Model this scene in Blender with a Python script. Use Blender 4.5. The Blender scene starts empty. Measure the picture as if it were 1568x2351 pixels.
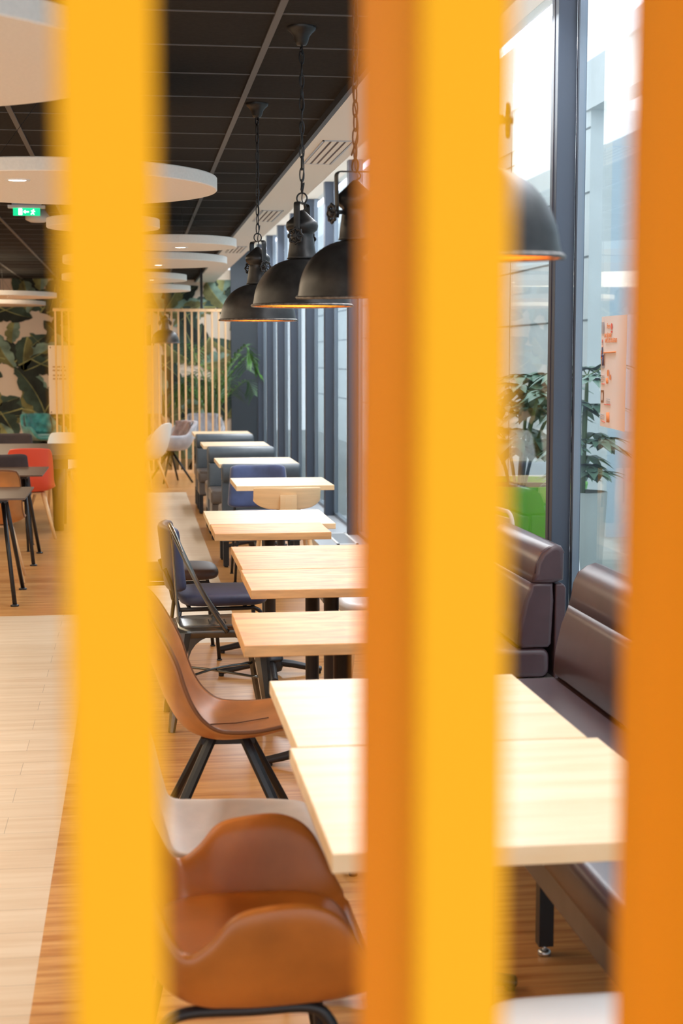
import bpy, bmesh, math, random
from mathutils import Vector, Matrix
random.seed(7)
S = bpy.context.scene
COL = S.collection
PI = math.pi
R = math.radians

# ------------------------------------------------------------------ camera
EYE = 1.62
YAW = 7.7055      # degrees to the right of the room's long axis
PITCH = 5.80      # degrees downwards
cd = bpy.data.cameras.new('camera')
cam = bpy.data.objects.new('camera', cd)
COL.objects.link(cam)
cam.location = (0, 0, EYE)
cam.rotation_euler = (R(90 - PITCH), 0, R(-YAW))
cd.sensor_fit = 'VERTICAL'
cd.sensor_height = 36.0
cd.lens = 3500 / 2351 * 36.0
cd.clip_start = 0.02
cd.dof.use_dof = True
cd.dof.focus_distance = 7.0
cd.dof.aperture_fstop = 4.2
S.camera = cam

# ------------------------------------------------------------------ colour, world, lights
S.view_settings.view_transform = 'Standard'
S.view_settings.look = 'None'
S.view_settings.gamma = 1
S.view_settings.use_curve_mapping = False
S.view_settings.exposure = 0.97
W = bpy.data.worlds.new('world')
S.world = W
W.use_nodes = True
bg = W.node_tree.nodes['Background']
bg.inputs[0].default_value = (0.86, 0.93, 1.0, 1)
bg.inputs[1].default_value = 1.3


def area(name, loc, rot, sx, sy, power, col):
    l = bpy.data.lights.new(name, 'AREA')
    l.shape = 'RECTANGLE'
    l.size = sx
    l.size_y = sy
    l.energy = power
    l.color = col
    o = bpy.data.objects.new(name, l)
    o.location = loc
    o.rotation_euler = [R(a) for a in rot]
    COL.objects.link(o)
    return o


# added fill behind the camera and below the ceiling; cove areas strengthen the window strip
area('fill_behind_camera', (-0.6, -2.6, 1.7), (90, 0, 0), 4.5, 2.6, 10, (1.0, 0.96, 0.9))  # unseen fill added to light the slat fronts
area('cove_light', (1.62, 3.6, 3.22), (0, 28, 0), 0.35, 5.6, 36, (0.95, 0.97, 1.0))
area('cove_light_far', (1.62, 15.0, 3.22), (0, 28, 0), 0.35, 17.0, 150, (0.90, 0.95, 1.0))
area('room_fill', (-3.0, 12.5, 2.7), (0, 0, 0), 3.0, 21.0, 330, (1.0, 0.80, 0.56))  # broad warm fill added over the left of the room, no fitting there
area('room_fill_near', (-2.2, 3.6, 2.7), (0, 0, 0), 2.0, 2.6, 42, (1.0, 0.84, 0.66))  # smaller warm fill added for the near left side


# ------------------------------------------------------------------ materials
def newmat(name):
    m = bpy.data.materials.new(name)
    m.use_nodes = True
    return m, m.node_tree.nodes, m.node_tree.links, m.node_tree.nodes['Principled BSDF']


def mat(name, col, rough=0.5, metal=0.0, var=0.0, scale=8.0, stretch=(1, 1, 1), bump=0.0, emit=None, es=0.0, sheen=0.0, coat=0.0, spec=None, col2=None):
    m, n, l, b = newmat(name)
    b.inputs['Base Color'].default_value = (*col, 1)
    b.inputs['Roughness'].default_value = rough
    b.inputs['Metallic'].default_value = metal
    if spec is not None:
        b.inputs['Specular IOR Level'].default_value = spec
    if sheen:
        b.inputs['Sheen Weight'].default_value = sheen
    if coat:
        b.inputs['Coat Weight'].default_value = coat
        b.inputs['Coat Roughness'].default_value = 0.15
    if emit:
        b.inputs['Emission Color'].default_value = (*emit, 1)
        b.inputs['Emission Strength'].default_value = es
    if var or bump or col2:
        tc = n.new('ShaderNodeTexCoord')
        mp = n.new('ShaderNodeMapping')
        mp.inputs['Scale'].default_value = stretch
        l.new(tc.outputs['Object'], mp.inputs[0])
        nz = n.new('ShaderNodeTexNoise')
        nz.inputs['Scale'].default_value = scale
        nz.inputs['Detail'].default_value = 6
        l.new(mp.outputs[0], nz.inputs['Vector'])
        if var or col2:
            cr = n.new('ShaderNodeValToRGB')
            c2 = col2 or tuple(min(1, c * (1 + var)) for c in col)
            c1 = col if col2 else tuple(c * (1 - var) for c in col)
            cr.color_ramp.elements[0].position = 0.32
            cr.color_ramp.elements[1].position = 0.68
            cr.color_ramp.elements[0].color = (*c1, 1)
            cr.color_ramp.elements[1].color = (*c2, 1)
            l.new(nz.outputs[0], cr.inputs[0])
            l.new(cr.outputs[0], b.inputs['Base Color'])
        if bump:
            bp = n.new('ShaderNodeBump')
            bp.inputs['Strength'].default_value = bump
            bp.inputs['Distance'].default_value = 0.004
            l.new(nz.outputs[0], bp.inputs['Height'])
            l.new(bp.outputs[0], b.inputs['Normal'])
    return m


def plank_mat(name, c1, c2, c3, plank=(1.2, 0.18), rough=0.35, grain=(1.6, 26, 1), swirl=False, mortar=0.5):
    """boards running along local X with grain"""
    m, n, l, b = newmat(name)
    tc = n.new('ShaderNodeTexCoord')
    br = n.new('ShaderNodeTexBrick')
    br.offset = 0.37
    br.inputs['Scale'].default_value = 1.0
    br.inputs['Brick Width'].default_value = plank[0]
    br.inputs['Row Height'].default_value = plank[1]
    br.inputs['Mortar Size'].default_value = 0.0012
    br.inputs['Mortar Smooth'].default_value = 0.3
    br.inputs['Color1'].default_value = (*c1, 1)
    br.inputs['Color2'].default_value = (*c2, 1)
    br.inputs['Mortar'].default_value = (*[x * mortar for x in c1], 1)
    l.new(tc.outputs['Object'], br.inputs['Vector'])
    mp = n.new('ShaderNodeMapping')
    mp.inputs['Scale'].default_value = grain
    l.new(tc.outputs['Object'], mp.inputs[0])
    nz = n.new('ShaderNodeTexNoise')
    nz.inputs['Scale'].default_value = 1.6
    nz.inputs['Detail'].default_value = 8
    nz.inputs['Roughness'].default_value = 0.62
    nz.inputs['Distortion'].default_value = 1.2 if swirl else 0.3
    l.new(mp.outputs[0], nz.inputs['Vector'])
    cr = n.new('ShaderNodeValToRGB')
    cr.color_ramp.elements[0].position = 0.36
    cr.color_ramp.elements[0].color = (*c3, 1)
    cr.color_ramp.elements[1].position = 0.60
    cr.color_ramp.elements[1].color = (1, 1, 1, 1)
    l.new(nz.outputs[0], cr.inputs[0])
    mx = n.new('ShaderNodeMix')
    mx.data_type = 'RGBA'
    mx.blend_type = 'MULTIPLY'
    mx.inputs[0].default_value = 1.0
    l.new(br.outputs['Color'], mx.inputs[6])
    l.new(cr.outputs[0], mx.inputs[7])
    l.new(mx.outputs[2], b.inputs['Base Color'])
    b.inputs['Roughness'].default_value = rough
    return m


def glass_mat(name, tint, boost=1.0, dirt=0.0):
    m = bpy.data.materials.new(name)
    m.use_nodes = True
    n, l = m.node_tree.nodes, m.node_tree.links
    n.clear()
    out = n.new('ShaderNodeOutputMaterial')
    tr = n.new('ShaderNodeBsdfTransparent')
    tr.inputs[0].default_value = (*tint, 1)
    gl = n.new('ShaderNodeBsdfGlossy')
    gl.inputs['Roughness'].default_value = 0.01
    gl.inputs['Color'].default_value = (0.9, 0.95, 1, 1)
    fr = n.new('ShaderNodeFresnel')
    fr.inputs[0].default_value = 1.55
    # keep the same reflectance from either side of the thin sheet
    geo = n.new('ShaderNodeNewGeometry')
    ir = n.new('ShaderNodeMath')
    ir.operation = 'MULTIPLY_ADD'
    ir.inputs[1].default_value = 1 / 1.55 - 1.55
    ir.inputs[2].default_value = 1.55
    l.new(geo.outputs['Backfacing'], ir.inputs[0])
    l.new(ir.outputs[0], fr.inputs[0])
    mt = n.new('ShaderNodeMath')
    mt.operation = 'MULTIPLY'
    mt.use_clamp = True
    mt.inputs[1].default_value = boost
    l.new(fr.outputs[0], mt.inputs[0])
    mx = n.new('ShaderNodeMixShader')
    l.new(mt.outputs[0], mx.inputs[0])
    l.new(tr.outputs[0], mx.inputs[1])
    l.new(gl.outputs[0], mx.inputs[2])
    l.new(mx.outputs[0], out.inputs[0])
    return m


M = {}
M['yellow'] = mat('yellow_lacquer', (0.86, 0.385, 0.013), 0.7, spec=0.08)
M['ash'] = mat('pale_ash_slat', (0.76, 0.50, 0.27), 0.5, var=0.12, scale=3, stretch=(8, 8, 0.6))
M['tile'] = mat('black_ceiling_tile', (0.026, 0.022, 0.019), 0.95, var=0.15, scale=60, spec=0.15)
M['tbar'] = mat('grey_ceiling_bar', (0.12, 0.11, 0.105), 0.6)
M['white'] = mat('white_paint', (0.80, 0.76, 0.70), 0.7)
M['cream'] = mat('cream_felt', (0.82, 0.77, 0.71), 0.95, var=0.03, scale=90, spec=0.1)
M['black'] = mat('black_metal', (0.018, 0.018, 0.020), 0.38, 0.3)
M['darkgrey'] = mat('dark_trim', (0.05, 0.06, 0.075), 0.5)
M['frame'] = mat('anthracite_window_frame', (0.052, 0.068, 0.100), 0.4, 0.1)
M['frame_dark'] = mat('dark_window_gasket', (0.02, 0.015, 0.03), 0.4)
M['glass'] = glass_mat('window_glass', (0.935, 0.97, 0.975), 0.8)
M['lampshell'] = mat('blackened_steel', (0.026, 0.024, 0.023), 0.38, 0.35, var=0.3, scale=30, bump=0.15)
M['lamprim'] = mat('worn_steel_rim', (0.16, 0.14, 0.125), 0.4, 0.8, var=0.5, scale=60)
M['copper'] = mat('copper_lamp_lining', (0.80, 0.30, 0.05), 0.4, 0.4, emit=(1, 0.34, 0.04), es=0.25)  # emission puts the bulb's warm glow into the lining
M['bulb'] = mat('glowing_bulb', (1, 0.8, 0.5), 0.3, emit=(1, 0.62, 0.22), es=9)
M['spot'] = mat('glowing_downlight', (1, 0.9, 0.8), 0.3, emit=(1, 0.86, 0.68), es=7)
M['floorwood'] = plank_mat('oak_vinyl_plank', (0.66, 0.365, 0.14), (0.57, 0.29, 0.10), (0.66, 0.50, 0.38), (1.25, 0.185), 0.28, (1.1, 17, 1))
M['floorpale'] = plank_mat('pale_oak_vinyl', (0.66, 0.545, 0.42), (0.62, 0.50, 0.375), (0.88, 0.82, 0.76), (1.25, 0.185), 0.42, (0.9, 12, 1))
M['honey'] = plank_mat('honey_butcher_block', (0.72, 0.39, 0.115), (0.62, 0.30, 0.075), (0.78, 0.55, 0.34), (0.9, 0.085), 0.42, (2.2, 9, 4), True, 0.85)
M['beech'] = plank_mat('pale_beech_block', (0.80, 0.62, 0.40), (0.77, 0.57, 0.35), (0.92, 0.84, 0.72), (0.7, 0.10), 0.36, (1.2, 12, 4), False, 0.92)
M['edgewood'] = mat('sawn_wood_edge', (0.62, 0.34, 0.14), 0.5, var=0.2, scale=6, stretch=(1, 1, 6))
M['oakleg'] = mat('light_oak_leg', (0.72, 0.46, 0.23), 0.45, var=0.1, scale=5, stretch=(6, 6, 1))
M['iron'] = mat('cast_iron', (0.032, 0.030, 0.032), 0.38, 0.5)
M['tan'] = mat('tan_leather', (0.40, 0.125, 0.018), 0.36, var=0.22, scale=5, bump=0.1)
M['tan2'] = mat('brown_leather', (0.42, 0.165, 0.045), 0.38, var=0.25, scale=6, bump=0.1)
M['piping'] = mat('dark_brown_piping', (0.17, 0.065, 0.022), 0.5)
M['taupe'] = mat('taupe_seat_cloth', (0.55, 0.47, 0.40), 0.5, var=0.05, scale=20)
M['gunmetal'] = mat('lacquered_gunmetal', (0.12, 0.118, 0.108), 0.2, 0.75, var=0.25, scale=9, coat=0.4)
M['navy'] = mat('navy_velvet', (0.022, 0.026, 0.065), 0.55, var=0.25, scale=9, sheen=0.1)
M['bluevelvet'] = mat('blue_velvet', (0.045, 0.062, 0.15), 0.65, var=0.35, scale=7, sheen=0.4)
M['brownpad'] = mat('dark_brown_pad', (0.060, 0.034, 0.030), 0.5, var=0.2, scale=8)
M['booth'] = mat('blue_black_leather', (0.060, 0.078, 0.098), 0.42, var=0.1, scale=14, bump=0.06)
M['boothseat'] = mat('taupe_brown_leather', (0.10, 0.085, 0.080), 0.34, var=0.1, scale=14)
M['plum'] = mat('plum_leather', (0.065, 0.036, 0.042), 0.33, var=0.1, scale=12, bump=0.06)
M['red'] = mat('coral_red_plastic', (0.72, 0.085, 0.045), 0.38)
M['greyvelvet'] = mat('grey_velvet', (0.36, 0.36, 0.40), 0.7, var=0.15, scale=10, sheen=0.6)
M['brownvelvet'] = mat('mauve_velvet', (0.20, 0.13, 0.12), 0.7, var=0.3, scale=12, sheen=0.5)
M['whiteplastic'] = mat('white_plastic', (0.70, 0.73, 0.74), 0.35)
M['teal'] = mat('teal_velvet', (0.03, 0.22, 0.22), 0.6, var=0.4, scale=12, sheen=0.5)
M['darkfabric'] = mat('dark_mauve_fabric', (0.045, 0.030, 0.032), 0.8, var=0.1, scale=20)
M['darktop'] = mat('dark_brown_laminate', (0.085, 0.050, 0.033), 0.38, var=0.08, scale=12)
M['walnut'] = mat('dark_walnut', (0.075, 0.032, 0.018), 0.45, var=0.2, scale=5)
M['bentwood'] = mat('blonde_bentwood', (0.76, 0.53, 0.30), 0.4, var=0.1, scale=2.5, stretch=(1, 1, 12))
M['sill'] = mat('pale_grey_sill', (0.50, 0.53, 0.58), 0.3)
M['beadgrey'] = mat('grey_glazing_bead', (0.17, 0.21, 0.26), 0.35, 0.3)
M['chrome'] = mat('steel', (0.6, 0.6, 0.6), 0.25, 0.9)
M['concrete'] = mat('pale_concrete_panel', (0.70, 0.75, 0.75), 0.85, var=0.05, scale=3)
M['bluewall'] = mat('pale_blue_wall', (0.55, 0.66, 0.74), 0.6)
M['palewall'] = mat('white_render_wall', (0.86, 0.86, 0.92), 0.8)
M['joint'] = mat('panel_joint', (0.16, 0.18, 0.18), 0.9)
M['ground'] = mat('courtyard_paving', (0.42, 0.44, 0.42), 0.8, var=0.1, scale=4)
M['canopy'] = mat('white_canopy', (0.85, 0.86, 0.9), 0.6)
M['led'] = mat('cool_light_strip', (1, 1, 1), 0.4, emit=(0.80, 0.78, 1.0), es=6)
M['greenpot'] = mat('lime_green_planter', (0.20, 0.60, 0.03), 0.4)
M['greypot'] = mat('grey_planter', (0.45, 0.50, 0.48), 0.6)
M['soil'] = mat('dark_soil', (0.03, 0.022, 0.015), 0.95)
M['fatsia'] = mat('glossy_dark_leaf', (0.12, 0.21, 0.145), 0.32, var=0.35, scale=4)
M['palm'] = mat('palm_leaf', (0.07, 0.20, 0.025), 0.4, var=0.5, scale=3)
M['stem'] = mat('green_stem', (0.10, 0.16, 0.05), 0.6)
M['wallpaper'] = mat('cream_wallpaper', (0.80, 0.66, 0.53), 0.8)
for i, (nm, c) in enumerate([('leaf_ink', (0.020, 0.028, 0.022)), ('leaf_deep', (0.045, 0.075, 0.055)), ('leaf_olive', (0.17, 0.16, 0.06)), ('leaf_sage', (0.22, 0.32, 0.25)), ('leaf_moss', (0.30, 0.30, 0.12))]):
    M[nm] = mat(nm, c, 0.8, var=0.45, scale=5)
M['signwhite'] = mat('white_sign_housing', (0.8, 0.8, 0.8), 0.5)
M['signgreen'] = mat('lit_green_sign', (0.0, 0.4, 0.16), 0.4, emit=(0.0, 0.42, 0.17), es=0.9)
M['signlit'] = mat('lit_white_pictogram', (1, 1, 1), 0.4, emit=(0.8, 1, 0.9), es=1.6)
M['paper'] = mat('poster_paper', (0.86, 0.78, 0.78), 0.5)
M['ink_orange'] = mat('orange_print', (0.85, 0.30, 0.10), 0.6)
M['ink_red'] = mat('red_print', (0.80, 0.16, 0.12), 0.6)
M['ink_navy'] = mat('navy_print', (0.07, 0.07, 0.16), 0.6)
M['ink_brown'] = mat('brown_print', (0.30, 0.13, 0.06), 0.6)
M['ink_grey'] = mat('grey_print', (0.45, 0.45, 0.50), 0.6)
M['ink_skin'] = mat('skin_print', (0.85, 0.50, 0.38), 0.6)
M['board'] = mat('cream_board', (0.78, 0.70, 0.62), 0.5)
M['greystool'] = mat('light_grey_vinyl', (0.55, 0.53, 0.51), 0.35)
M['whitevinyl'] = mat('white_vinyl', (0.86, 0.85, 0.85), 0.3)
M['cushion'] = mat('peach_cushion', (0.80, 0.50, 0.32), 0.8, var=0.2, scale=5)


# ------------------------------------------------------------------ mesh helpers
def box(bm, x0, x1, y0, y1, z0, z1, mi=0, rot=None):
    vs = [bm.verts.new((x, y, z)) for x in (x0, x1) for y in (y0, y1) for z in (z0, z1)]
    if rot:
        for v in vs:
            v.co = rot @ v.co
    F = [(0, 1, 3, 2), (4, 6, 7, 5), (0, 4, 5, 1), (2, 3, 7, 6), (0, 2, 6, 4), (1, 5, 7, 3)]
    for f in F:
        bm.faces.new([vs[i] for i in f]).material_index = mi


def frames(pts):
    out = []
    up = Vector((0, 0, 1))
    prev = None
    for i, p in enumerate(pts):
        a = pts[max(0, i - 1)]
        b = pts[min(len(pts) - 1, i + 1)]
        t = (b - a).normalized()
        if prev is None:
            r = t.cross(up)
            if r.length < 1e-3:
                r = t.cross(Vector((0, 1, 0)))
            r.normalize()
        else:
            r = prev - t * prev.dot(t)
            if r.length < 1e-5:
                r = t.cross(up)
            r.normalize()
        prev = r
        out.append((t, r, r.cross(t)))
    return out


def tube(bm, pts, r, seg=10, mi=0, closed=False, flat=None):
    """r: number or list; flat=(a,b): oval/rect section"""
    pts = [Vector(p) for p in pts]
    if closed:
        pts = pts + [pts[0]]
    fr = frames(pts)
    rings = []
    for i, p in enumerate(pts):
        rr = r[i] if isinstance(r, (list, tuple)) else r
        t, u, v = fr[i]
        ring = []
        for k in range(seg):
            a = 2 * PI * (k + 0.5) / seg
            ca, sa = math.cos(a), math.sin(a)
            if flat:
                q = max(abs(ca), abs(sa))
                ring.append(bm.verts.new(p + u * (ca / q * flat[0]) * rr + v * (sa / q * flat[1]) * rr))
            else:
                ring.append(bm.verts.new(p + (u * ca + v * sa) * rr))
        rings.append(ring)
    for a, b in zip(rings, rings[1:]):
        for k in range(seg):
            f = bm.faces.new((a[k], a[(k + 1) % seg], b[(k + 1) % seg], b[k]))
            f.material_index = mi
            f.smooth = not flat
    if not closed:
        bm.faces.new(rings[0][::-1]).material_index = mi
        bm.faces.new(rings[-1]).material_index = mi


def arc(c, r, a0, a1, n, plane='xz'):
    o = []
    for i in range(n + 1):
        a = R(a0 + (a1 - a0) * i / n)
        u, v = r * math.cos(a), r * math.sin(a)
        o.append({'xz': (c[0] + u, c[1], c[2] + v), 'yz': (c[0], c[1] + u, c[2] + v), 'xy': (c[0] + u, c[1] + v, c[2])}[plane])
    return o


def smooth_path(pts, n=6):
    """Catmull-Rom through pts"""
    P = [Vector(p) for p in pts]
    P = [2 * P[0] - P[1]] + P + [2 * P[-1] - P[-2]]
    out = []
    for i in range(1, len(P) - 2):
        a, b, c, d = P[i - 1], P[i], P[i + 1], P[i + 2]
        for k in range(n):
            t = k / n
            out.append(0.5 * ((2 * b) + (c - a) * t + (2 * a - 5 * b + 4 * c - d) * t * t + (3 * b - a - 3 * c + d) * t ** 3))
    out.append(P[-2])
    return out


def lathe(bm, prof, seg=32, c=(0, 0, 0), mi=0, cap=False, smooth=True):
    rings = []
    for r, z in prof:
        if r < 1e-5:
            rings.append([bm.verts.new((c[0], c[1], c[2] + z))])
        else:
            rings.append([bm.verts.new((c[0] + r * math.cos(2 * PI * k / seg), c[1] + r * math.sin(2 * PI * k / seg), c[2] + z)) for k in range(seg)])
    for a, b in zip(rings, rings[1:]):
        for k in range(seg):
            if len(a) == 1 and len(b) == 1:
                continue
            if len(a) == 1:
                f = bm.faces.new((a[0], b[k], b[(k + 1) % seg]))
            elif len(b) == 1:
                f = bm.faces.new((a[k], a[(k + 1) % seg], b[0]))
            else:
                f = bm.faces.new((a[k], a[(k + 1) % seg], b[(k + 1) % seg], b[k]))
            f.material_index = mi
            f.smooth = smooth
    if cap:
        for rg in (rings[0], rings[-1]):
            if len(rg) > 1:
                bm.faces.new(rg).material_index = mi


def prism(bm, poly, y0, y1, mi=0, axis='y', rnd=None):
    """poly of (x,z) extruded along y; rnd: (inset, count) rounded ends"""
    secs = [(y0, 0), (y1, 0)]
    if rnd:
        r, n = rnd
        secs = []
        for i in range(n + 1):
            a = PI / 2 * i / n
            secs.append((y0 + r * (1 - math.sin(a)), r * (1 - math.cos(a)) if False else r * (1 - math.sin(a)) * 0 + r * (1 - math.cos(PI / 2 - a))))
        secs = [(y0 + r * (1 - math.cos(PI / 2 * i / n)), r * (1 - math.sin(PI / 2 * i / n))) for i in range(n + 1)]
        secs += [(y1 - (s[0] - y0), s[1]) for s in reversed(secs)]
    cx = sum(p[0] for p in poly) / len(poly)
    cz = sum(p[1] for p in poly) / len(poly)
    N = len(poly)
    area_ = sum(poly[i][0] * poly[(i + 1) % N][1] - poly[(i + 1) % N][0] * poly[i][1] for i in range(N))
    sgn = 1 if area_ > 0 else -1
    rings = []
    for y, ins in secs:
        ring = []
        for i in range(N):
            p0, p1, p2 = Vector(poly[i - 1]), Vector(poly[i]), Vector(poly[(i + 1) % N])
            d1 = (p1 - p0).normalized()
            d2 = (p2 - p1).normalized()
            nn = (Vector((-d1.y, d1.x)) + Vector((-d2.y, d2.x)))
            if nn.length > 1e-6:
                nn.normalize()
            q = p1 + nn * ins * sgn
            ring.append(bm.verts.new((q.x, y, q.y)))
        rings.append(ring)
    for a, b in zip(rings, rings[1:]):
        for k in range(N):
            f = bm.faces.new((a[k], a[(k + 1) % N], b[(k + 1) % N], b[k]))
            f.material_index = mi
            f.smooth = bool(rnd)
    bm.faces.new(rings[0]).material_index = mi
    bm.faces.new(rings[-1]).material_index = mi


def roundrect(x0, x1, z0, z1, r, n=4):
    o = []
    for cx, cz, a in ((x1 - r, z1 - r, 0), (x0 + r, z1 - r, 90), (x0 + r, z0 + r, 180), (x1 - r, z0 + r, 270)):
        for i in range(n + 1):
            t = R(a + 90 * i / n)
            o.append((cx + r * math.cos(t), cz + r * math.sin(t)))
    return o


def grid(bm, fn, nu, nv, mi=0):
    vs = [[bm.verts.new(fn(i / nu, j / nv)) for i in range(nu + 1)] for j in range(nv + 1)]
    for j in range(nv):
        for i in range(nu):
            f = bm.faces.new((vs[j][i], vs[j][i + 1], vs[j + 1][i + 1], vs[j + 1][i]))
            f.smooth = True
            f.material_index = mi


def obj(name, bm, m, parent=None, bevel=0, solid=0, sub=0, loc=None, off=0.0):
    bmesh.ops.recalc_face_normals(bm, faces=bm.faces)
    me = bpy.data.meshes.new(name)
    bm.to_mesh(me)
    bm.free()
    for q in (m if isinstance(m, list) else [m]):
        me.materials.append(M[q])
    o = bpy.data.objects.new(name, me)
    COL.objects.link(o)
    if parent:
        o.parent = parent
    if loc:
        o.location = loc
    if solid:
        md = o.modifiers.new('solid', 'SOLIDIFY')
        md.thickness = solid
        md.offset = off
    if bevel:
        md = o.modifiers.new('bevel', 'BEVEL')
        md.width = bevel
        md.segments = 2
        md.limit_method = 'ANGLE'
        md.angle_limit = R(35)
    if sub:
        md = o.modifiers.new('sub', 'SUBSURF')
        md.levels = sub
        md.render_levels = sub
    return o


def B():
    return bmesh.new()


def thing(name, label, cat, loc=(0, 0, 0), rz=0, group=None):
    o = bpy.data.objects.new(name, None)
    o.empty_display_size = 0.1
    COL.objects.link(o)
    o.location = loc
    o.rotation_euler = (0, 0, R(rz))
    o['label'] = label
    o['category'] = cat
    if group:
        o['group'] = group
    return o


def tag(o, label, cat, group=None):
    o['label'] = label
    o['category'] = cat
    if group:
        o['group'] = group
    return o


def struct(name, bm, m, parent=None, **k):
    o = obj(name, bm, m, parent, **k)
    o['kind'] = 'structure'
    return o


def dup(root, loc, rz=None, label=None, group=None):
    r = root.copy()
    COL.objects.link(r)
    r.location = loc
    if rz is not None:
        r.rotation_euler = (0, 0, R(rz))
    if label:
        r['label'] = label
    if group:
        r['group'] = group
    for ch in list(root.children):
        c = ch.copy()
        COL.objects.link(c)
        c.parent = r
        for g in ch.children:
            d = g.copy()
            COL.objects.link(d)
            d.parent = c
    return r


# ------------------------------------------------------------------ setting
XW = 1.84          # room side of the window mullions
YB = 24.5          # back wall
CZ = 2.84          # ceiling tiles
XL = -6.0


def build_room():
    b = B()

    def q(x0, x1, y0, y1, mi):
        b.faces.new([b.verts.new(p) for p in ((x0, y0, 0), (x1, y0, 0), (x1, y1, 0), (x0, y1, 0))]).material_index = mi
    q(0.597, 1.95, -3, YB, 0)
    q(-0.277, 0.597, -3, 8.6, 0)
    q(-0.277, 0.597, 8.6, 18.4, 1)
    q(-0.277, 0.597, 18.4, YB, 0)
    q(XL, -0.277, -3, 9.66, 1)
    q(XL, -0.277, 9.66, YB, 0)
    struct('floor', b, ['floorwood', 'floorpale'])
    b = B()
    box(b, XL, 0.965, -3, YB, CZ, CZ + 0.05)
    c = struct('ceiling', b, 'tile')
    b = B()
    for k in range(-14, 33):
        y = 5.563 + 0.595 * k
        if y < YB:
            box(b, XL, 0.965, y - 0.004, y + 0.004, CZ - 0.004, CZ)
    for k in range(-9, 1):
        x = 0.527 + 0.5605 * k
        box(b, x - 0.013, x + 0.013, -3, YB, CZ - 0.007, CZ)
    struct('ceiling_grid', b, 'tbar', c)
    # white soffit along the window
    b = B()
    box(b, 0.985, 1.275, -3, YB, 2.80, 3.30)
    struct('ceiling', b, 'white')
    b = B()
    box(b, 0.96, 0.985, -3, YB, 2.80, CZ + 0.05)
    struct('trim_1', b, 'darkgrey')
    b = B()
    box(b, 1.275, 2.0, -3, YB, 3.30, 3.36)
    struct('ceiling', b, 'white')
    # back wall
    b = B()
    box(b, XL, 1.53, YB, YB + 0.1, 0, 3.0)
    w = struct('wall_back', b, 'wallpaper')
    b = B()
    box(b, 1.53, 1.95, YB - 0.08, YB + 0.1, 0, 3.3)
    struct('wall_return', b, 'darkgrey')
    b = B()
    box(b, XL - 0.1, XL, -3, YB, 0, 3.0)
    struct('wall_left', b, 'darkfabric')
    # low plinth under the glazing
    b = B()
    box(b, 1.50, 2.02, -3, YB - 0.08, 0, 0.07)
    struct('trim_2', b, 'sill', bevel=0.004)
    return w


def banana_leaf(b, cx, cz, L, Wd, ang, y, mi, rng):
    """a drooping, split banana leaf painted on the wallpaper"""
    n = 14
    ca, sa = math.cos(ang), math.sin(ang)
    bend = rng.uniform(-0.35, 0.35)
    left, right = [], []
    for i in range(n + 1):
        t = i / n
        w = Wd * math.sin(PI * t ** 0.75) ** 0.75 if 0 < t < 1 else 0
        sx = L * t
        off = bend * L * t * t
        jag = (0.72 if (i % 4 == 3) else 1.0)
        left.append((sx, off + w * jag))
        right.append((sx, off - w * (0.78 if i % 5 == 2 else 1.0)))
    mid = [(L * i / n, bend * L * (i / n) ** 2) for i in range(n + 1)]

    def V(p, dy=0):
        return b.verts.new((cx + p[0] * ca - p[1] * sa, y - dy, cz + p[0] * sa + p[1] * ca))
    for side, m2 in ((left, mi), (right, max(0, mi - 1))):
        for i in range(n):
            try:
                b.faces.new((V(mid[i]), V(mid[i + 1]), V(side[i + 1]), V(side[i]))).material_index = m2
            except ValueError:
                pass
    for i in range(n):
        r0, r1 = 0.012 * (1 - i / n), 0.012 * (1 - (i + 1) / n)
        b.faces.new((V((mid[i][0], mid[i][1] - r0), .002), V((mid[i + 1][0], mid[i + 1][1] - r1), .002), V((mid[i + 1][0], mid[i + 1][1] + r1), .002), V((mid[i][0], mid[i][1] + r0), .002))).material_index = 4


def build_mural():
    rng = random.Random(3)
    b = B()
    k = 0
    # repeating clusters of leaves, as wallpaper drops
    for ix in range(-5, 3):
        for iz in range(0, 4):
            for (dx, dz, L, Wd, a, mi) in ((0, 0, .85, .20, 60, 1), (.05, .05, .9, .22, 120, 1), (-.1, .1, .7, .17, 165, 2), (.1, 0, .75, .18, 15, 3),
                                           (.25, .45, .6, .15, 250, 2), (-.25, .5, .65, .16, 285, 3), (0, .35, .5, .12, 90, 4), (.3, .1, .7, .17, 320, 1), (-.3, .15, .75, .18, 215, 0)):
                x = ix * 0.95 + dx + (0.45 if iz % 2 else 0)
                z = -0.15 + iz * 0.82 + dz
                k += 1
                a = R(a + rng.uniform(-18, 18))
                if x > 0 and mi < 2 and k % 3 == 0:
                    mi = 3  # lighter leaves towards the right put the daylight there into the colour
                banana_leaf(b, x, z, L * rng.uniform(.78, 1.0), Wd * .97, a, YB - 0.004 - 0.0006 * (k % 40), mi, rng)
    # clip to the wall
    for co, no in (((1.53, 0, 0), (1, 0, 0)), ((XL, 0, 0), (-1, 0, 0)), ((0, 0, CZ), (0, 0, 1)), ((0, 0, 0.0), (0, 0, -1))):
        g = b.verts[:] + b.edges[:] + b.faces[:]
        bmesh.ops.bisect_plane(b, geom=g, plane_co=co, plane_no=no, clear_outer=True)
    me_o = obj('leaf_mural', b, ['leaf_ink', 'leaf_deep', 'leaf_olive', 'leaf_sage', 'leaf_moss'])
    tag(me_o, 'dark banana leaf wallpaper mural covering the far wall behind the tables', 'mural')


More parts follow.
